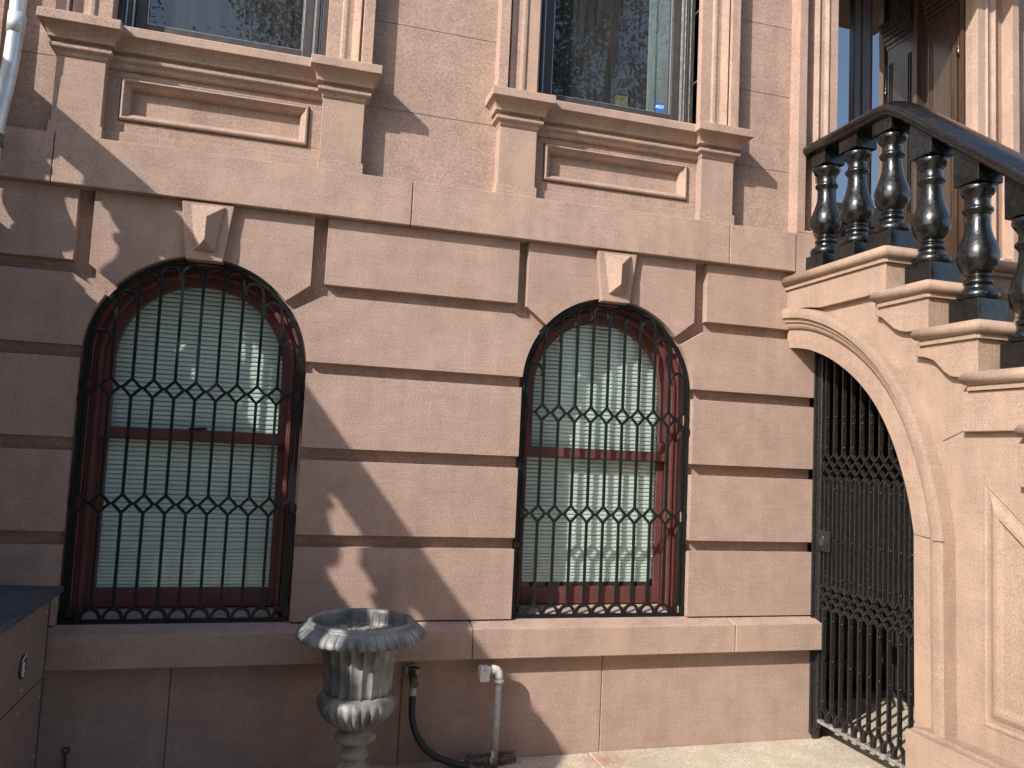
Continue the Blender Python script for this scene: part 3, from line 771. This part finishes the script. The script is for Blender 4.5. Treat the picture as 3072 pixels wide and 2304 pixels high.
# ------------------------------------------------------------------ downspout, cable, neighbour
ds = thing('downspout', 'round pale galvanised downspout bending down the left wall edge', 'drainpipe', (-1.32, -.10, 0))
m_ = MB(); m_.tube([(-1.302, -.10, 6.2), (-1.306, -.10, 4.2), (-1.308, -.10, 3.34), (-1.313, -.10, 3.20), (-1.326, -.10, 3.06), (-1.342, -.10, 2.93), (-1.350, -.10, 2.82), (-1.352, -.10, 2.60), (-1.352, -.10, .05)], .033, 20)
m_.obj('pipe', M_PIPE, ds)
m_ = MB(); m_.tube([(-1.308, -.10, 3.33), (-1.307, -.10, 3.42)], .0365, 20); m_.obj('coupling', M_PIPE, ds)
m_ = MB(); m_.tube([(-1.350, -.10, 2.80), (-1.351, -.10, 2.86)], .0385, 16); m_.box(-1.38, -1.33, -.07, 0.0, 2.81, 2.85); m_.obj('strap', M_RUST, ds)
tag((lambda b: b.obj('cable', M_LINE))(MB().tube([(-1.330, -.02, 2.0), (-1.322, -.014, 1.72), (-1.300, -.010, 1.52), (-1.270, -.008, 1.32), (-1.258, -.008, 1.15), (-1.264, -.008, .98), (-1.285, -.010, .86), (-1.33, -.01, .75)], .0045, 6)),
    'thin black cable sagging over the wall blocks above the storage bin', 'cable')
NB = thing('neighbouring_house', 'darker brownstone neighbour wall behind the downspout at the far left', 'building', (-4.5, 0, 0))
m_ = MB()
XA = XL - .004
m_.box(-9, XA, .042, .36, 0, 2.7)
for z0, z1 in CZ + [Z2, Z1]: m_.box(-3.9, XA, 0, .06, z0, z1)
m_.box(-9, XA, -.04, .3, 2.69, 2.922); m_.box(-9, XA, -.08, .3, .515, .69); m_.box(-9, XA, 0, .3, -.05, .52); m_.box(-9, XA, YB, .34, 2.9, 6.6)
m_.obj('wall', M_NEIGH, NB, bevel=.004, seg=1)
m_ = MB(); m_.box(XA - .12, XA - .02, -.03, .06, 2.93, 6.4); m_.obj('corner_strip', M_NEIGH, NB, bevel=.003, seg=1)

# ------------------------------------------------------------------ storage bin at the left
BIN = thing('storage_bin', 'brown panelled storage bin with dark slate lid at bottom left', 'storage box', (-1.28, -1.0, 0))
m_ = MB(); m_.prism([(-1.75, -.030), (-.895, -.150), (-.895, -2.0), (-1.75, -2.0)], .868, .894, 'Z'); m_.obj('lid', M_SLAB, BIN, bevel=.004)
m_ = MB(); m_.box(-.945, -.930, -1.10, -.215, .527, .858); m_.box(-.945, -.930, -2.0, -1.106, .527, .858)
m_.box(-.945, -.930, -1.10, -.215, .045, .519); m_.box(-.945, -.930, -2.0, -1.106, .045, .519)
m_.obj('side_panel', M_PANEL, BIN, bevel=.002, seg=1)
m_ = MB(); m_.box(-1.72, -.946, -1.98, -.20, .02, .86); m_.box(-.950, -.932, -.213, -.185, .02, .518); m_.box(-.950, -.932, -.213, -.185, .528, .866)
m_.obj('frame', M_EDGE, BIN, bevel=.002, seg=1)
for y, z in ((-.245, .80), (-.245, .60), (-.245, .46), (-.245, .22), (-.50, .80), (-.50, .56), (-.52, .48), (-.52, .25), (-.52, .09), (-.245, .08)):
    m_ = MB(); m_.prism([(y + .006 * cos(t * pi / 4), z + .006 * sin(t * pi / 4)) for t in range(8)], -.9305, -.9275, 'X'); m_.obj('rivet', M_VENT, BIN)
m_ = MB(); m_.prism([(-.520 + .040 * cos(2 * pi * k / 28), .655 + .046 * sin(2 * pi * k / 28)) for k in range(28)], -.932, -.924, 'X')
bo = m_.obj('badge', M_BLACKP, BIN, bevel=.002, seg=1)
m_ = MB()
for k in range(5): m_.box(-.9245, -.9232, -.536 + .0065 * k, -.5335 + .0065 * k, .640, .672)
m_.box(-.9245, -.9232, -.541, -.501, .630, .637)
m_.prism([(-.546, .676), (-.544, .684), (-.502, .697), (-.500, .690)], -.9245, -.9232, 'X')
m_.box(-.9245, -.9232, -.532, -.508, .618, .625)
m_.obj('badge_icon', M_WHITE, bo)

# ------------------------------------------------------------------ urn
UC = (.366, -.36, 0)
URN = thing('garden_urn', 'weathered grey fluted urn with egg-and-dart rim standing before the wall', 'urn', UC)
def flu(n, amp, z0, z1):
    def f(t, z): return 1 + (amp * (abs(sin(n * t / 2)) - .6) if z0 < z < z1 else 0)
    return f
m_ = MB()
m_.lathe([(.062, .312), (.085, .322), (.115, .342), (.143, .368), (.163, .396), (.174, .424), (.172, .443), (.160, .458), (.1475, .472)], UC, 192, lambda t, z: 1 + (.10 * (abs(sin(14 * t)) - .5) * min(1, (.445 - z) / .03) if .315 < z < .445 else 0))
m_.lathe([(.145, .468), (.1455, .50), (.147, .54), (.151, .59), (.158, .64), (.168, .685), (.175, .70)], UC, 216, lambda t, z: 1 + .075 * ((abs(((t * 20 / (2 * pi)) % 1) - .5) * 2) ** 3 - .35) )
m_.lathe([(.165, .700), (.13, .60), (.12, .5)], UC, 48)
m_.obj('bowl', M_URN, URN)
m_ = MB()
def egg(t, z):
    if .705 < z < .765:
        ph = (t * 40 / (2 * pi)) % 1; q = abs(ph - .5) * 2; return 1 + .030 * (max(0, 1 - q * q) ** .5 if q < .78 else 0) - .012 * (1 if q < .35 and z > .725 else 0) - .022 * (1 if .84 < q else 0)
    return 1
m_.lathe([(.168, .696), (.205, .700), (.240, .701), (.262, .704), (.275, .709), (.2795, .716), (.278, .728), (.270, .742), (.257, .753), (.243, .763), (.236, .767), (.237, .773), (.234, .781), (.227, .785), (.219, .785), (.213, .779), (.211, .765), (.210, .73), (.206, .695)], UC, 400, egg)
m_.obj('rim', M_URN, URN)
m_ = MB(); rs_ = random.Random(4); rr_ = [(.2095 * (1 - q / 14.0) + .002, q) for q in range(14)]
m_.rings([[(UC[0] + r * cos(2 * pi * k / 48), UC[1] + r * sin(2 * pi * k / 48), .712 + (rs_.uniform(-.006, .007) if q else 0)) for k in range(48)] for r, q in rr_], cap=False)
m_.obj('soil', M_SOIL, URN)
m_ = MB()
m_.lathe([(.13, .0), (.13, .05), (.118, .052), (.112, .062), (.098, .075), (.092, .100), (.076, .135), (.060, .160), (.052, .178), (.050, .186), (.060, .188), (.064, .196), (.062, .206), (.052, .212), (.050, .225), (.056, .245), (.064, .252), (.082, .258), (.091, .268), (.091, .276), (.082, .287), (.062, .300), (.058, .315)], UC, 96,
         lambda t, z: 1 + (.05 * (abs(sin(10 * t)) - .5) if .08 < z < .15 else 0))
m_.box(UC[0] - .145, UC[0] + .145, UC[1] - .145, UC[1] + .145, .001, .045)
m_.obj('foot', M_URNF, URN)

# ------------------------------------------------------------------ tap, hose, vent pipe, drain pipe
TP = thing('garden_tap', 'old brass garden tap with round flange on the wall behind the urn', 'tap', (.662, 0, .44))
m_ = MB(); m_.tube([(.662, .002, .450), (.662, -.014, .450)], .037, 8); m_.tube([(.662, -.012, .445), (.662, -.014, .445)], .018, 10)
m_.obj('flange', M_VENT, TP)
m_ = MB(); m_.tube([(.662, -.012, .440), (.664, -.045, .432), (.664, -.066, .412), (.662, -.068, .378)], [.020, .021, .019, .016], 10); m_.tube([(.664, -.040, .430), (.666, -.092, .405)], .021, 10)
m_.obj('spout', M_BRASS, TP)
m_ = MB(); m_.lathe([(.026, -.005), (.031, 0), (.026, .005)], (.664, -.052, .474), 10, lambda t, z: 1 + .16 * cos(5 * t)); m_.obj('handle', M_BRASS, TP)
HS = thing('garden_hose', 'black rubber hose hanging from the tap to the pavement', 'hose', (.80, -.07, 0))
m_ = MB(); m_.tube(smooth_path3 if False else [(.662, -.068, .352), (.6615, -.068, .31), (.664, -.068, .25), (.675, -.070, .20), (.698, -.072, .145), (.735, -.075, .095), (.79, -.082, .055), (.86, -.095, .028), (.93, -.115, .018), (1.0, -.15, .016), (1.06, -.21, .016), (1.05, -.32, .016), (.95, -.40, .016), (.86, -.42, .016)], .0165, 12)
m_.obj('tube', M_HOSE, HS)
m_ = MB(); m_.tube([(.662, -.068, .392), (.662, -.068, .350)], .0185, 10); m_.obj('connector', M_VENT, HS)
VP = thing('vent_pipe', 'weathered grey standpipe with an elbow and white end cap beside the hose', 'pipe', (1.083, -.10, 0))
m_ = MB(); m_.tube([(1.083, -.10, .02), (1.088, -.10, .42)], .0165, 16); m_.obj('pipe', M_VENT, VP)
m_ = MB()
m_.tube([(1.088, -.10, .405), (1.088, -.10, .420)], .0255, 16)
m_.tube([(1.088, -.10, .418), (1.088, -.10, .440), (1.084, -.10, .456), (1.074, -.10, .466), (1.060, -.10, .470), (1.048, -.10, .470)], .0215, 16)
m_.tube([(1.050, -.10, .470), (1.030, -.10, .470)], .012, 12); m_.obj('elbow', M_FIT, VP)
m_ = MB(); m_.tube([(1.040, -.10, .466), (1.005, -.10, .466)], .021, 12); m_.prism([(.984, .420), (.990, .416), (1.030, .416), (1.034, .425), (1.034, .483), (1.028, .488), (.990, .488), (.984, .480)], -.128, -.075, 'Y'); m_.obj('end_cap', M_FIT, VP, bevel=.004)
DP = thing('floor_pipe', 'rusty iron pipe run lying on the pavement at the foot of the standpipe', 'pipe', (1.07, -.09, 0))
m_ = MB(); m_.tube([(.955, -.085, .022), (1.20, -.085, .024)], .014, 12); m_.tube([(.955, -.060, .020), (.955, -.115, .020), (.965, -.17, .014)], .015, 12); m_.tube([(1.03, -.05, .038), (1.20, -.045, .040), (.95, -.045, .038)][1:], .008, 8)
m_.obj('pipe', M_RUST, DP)
m_ = MB()
for x in (1.035, 1.083, 1.13): m_.tube([(x - .012, -.085, .023), (x + .012, -.085, .023)], .020, 12)
m_.tube([(1.083, -.10, .005), (1.083, -.10, .045)], .024, 12)
m_.obj('coupling', M_RUST, DP)
HK = thing('wall_hook', 'small dark eye bolt with a cord low on the wall by the bin', 'hook', (-.86, 0, .13))
m_ = MB(); m_.tube([(-.862 + .014 * cos(t), -.006, .150 + .012 * sin(t)) for t in [2 * pi * k / 14 for k in range(14)]], .0035, 6, closed=True); m_.obj('eye', M_EDGE, HK)
m_ = MB(); m_.tube([(-.862, -.012, .145), (-.858, -.02, .10), (-.856, -.025, .03), (-.85, -.05, .006)], .005, 6); m_.obj('cord', M_EDGE, HK)

# ------------------------------------------------------------------ across the street (seen in the glass)
def tree(x, y, h, r, label, seed):
    rnd = random.Random(seed)
    t = thing('street_tree', label, 'tree', (x, y, -.16), 'street trees along the kerb')
    m = MB(); m.tube([(x, y, -.2), (x + .1, y, 2), (x - .05, y + .1, h * .45), (x + .1, y, h * .8)], [.24, .19, .14, .05], 10)
    tips = []
    for k in range(11):
        a = rnd.uniform(0, 2 * pi); z0 = rnd.uniform(h * .32, h * .65); e = rnd.uniform(.5, 1.0) * r
        tip = (x + e * cos(a), y + e * sin(a), z0 + rnd.uniform(.12, .4) * h * .6); tips.append(tip)
        m.tube([(x, y, z0), (x + .5 * e * cos(a), y + .5 * e * sin(a), z0 + (tip[2] - z0) * .65), tip], [.08, .05, .015], 6)
    m.obj('trunk', M_BARK, t)
    c = MB(); cl = [(Vector(p), rnd.uniform(.7, 1.5)) for p in tips]
    for k in range(44):
        a = rnd.uniform(0, 2 * pi); q = r * sqrt(rnd.random()); z = h * rnd.uniform(.40, 1.0)
        cl.append((Vector((x + q * cos(a), y + q * sin(a), z)), rnd.uniform(.8, 1.5)))
    for ce, cr in cl:
        for k in range(620):
            d = Vector((rnd.gauss(0, 1), rnd.gauss(0, 1), rnd.gauss(0, .8))); d.normalize(); p = ce + d * cr * rnd.random() ** .5
            u = Vector((rnd.gauss(0, 1), rnd.gauss(0, 1), rnd.gauss(0, 1))).normalized(); w = u.orthogonal().normalized(); s = rnd.uniform(.035, .075)
            c.add([p - u * s, p + w * s * .5, p + u * s, p - w * s * .5], [(0, 1, 2, 3)])
    c.obj('crown', M_LEAF, t)
tree(-6.6, -13.5, 12.0, 2.4, 'leafy street tree across the road, opposite the neighbouring house', 3)
tree(0.6, -12.6, 15.0, 3.0, 'leafy street tree across the road, opposite the left arched window', 5)
tree(6.6, -12.4, 15.0, 3.3, 'leafy street tree across the road, opposite the stoop', 9)
for i, (x0, x1, h, lab) in enumerate(((-16, -7.8, 11.0, 'brick row house across the road, opposite the neighbouring house'), (-7.7, .6, 10.4, 'brick row house across the road, opposite the storage bin'), (.7, 9.0, 11.4, 'brick row house across the road, opposite the stoop'))):
    hh = thing('row_house', lab, 'building', ((x0 + x1) / 2, -22, -.16), 'brick houses across the road')
    m = MB(); m.box(x0, x1, -30, -22, -.3, h); m.obj('wall', M_BRICK, hh)
    m = MB(); m.box(x0, x1, -22, -21.6, h - .7, h + .1); m.obj('cornice', M_FACT, hh)
    for zz in (1.2, 4.4, 7.5):
        for k in range(3):
            xx = x0 + 1.1 + k * 2.5; m = MB(); m.box(xx, xx + 1.2, -22.02, -21.95, zz, zz + 2.0); m.obj('window', M_DARK, hh)
tag((lambda b: b.obj('overhead_cable', M_LINE))(MB().tube([(20, -14, 9.0), (26, -9, 10.5), (32, -6, 12.5)], .03, 6)), 'black overhead cable strung above the street', 'cable')
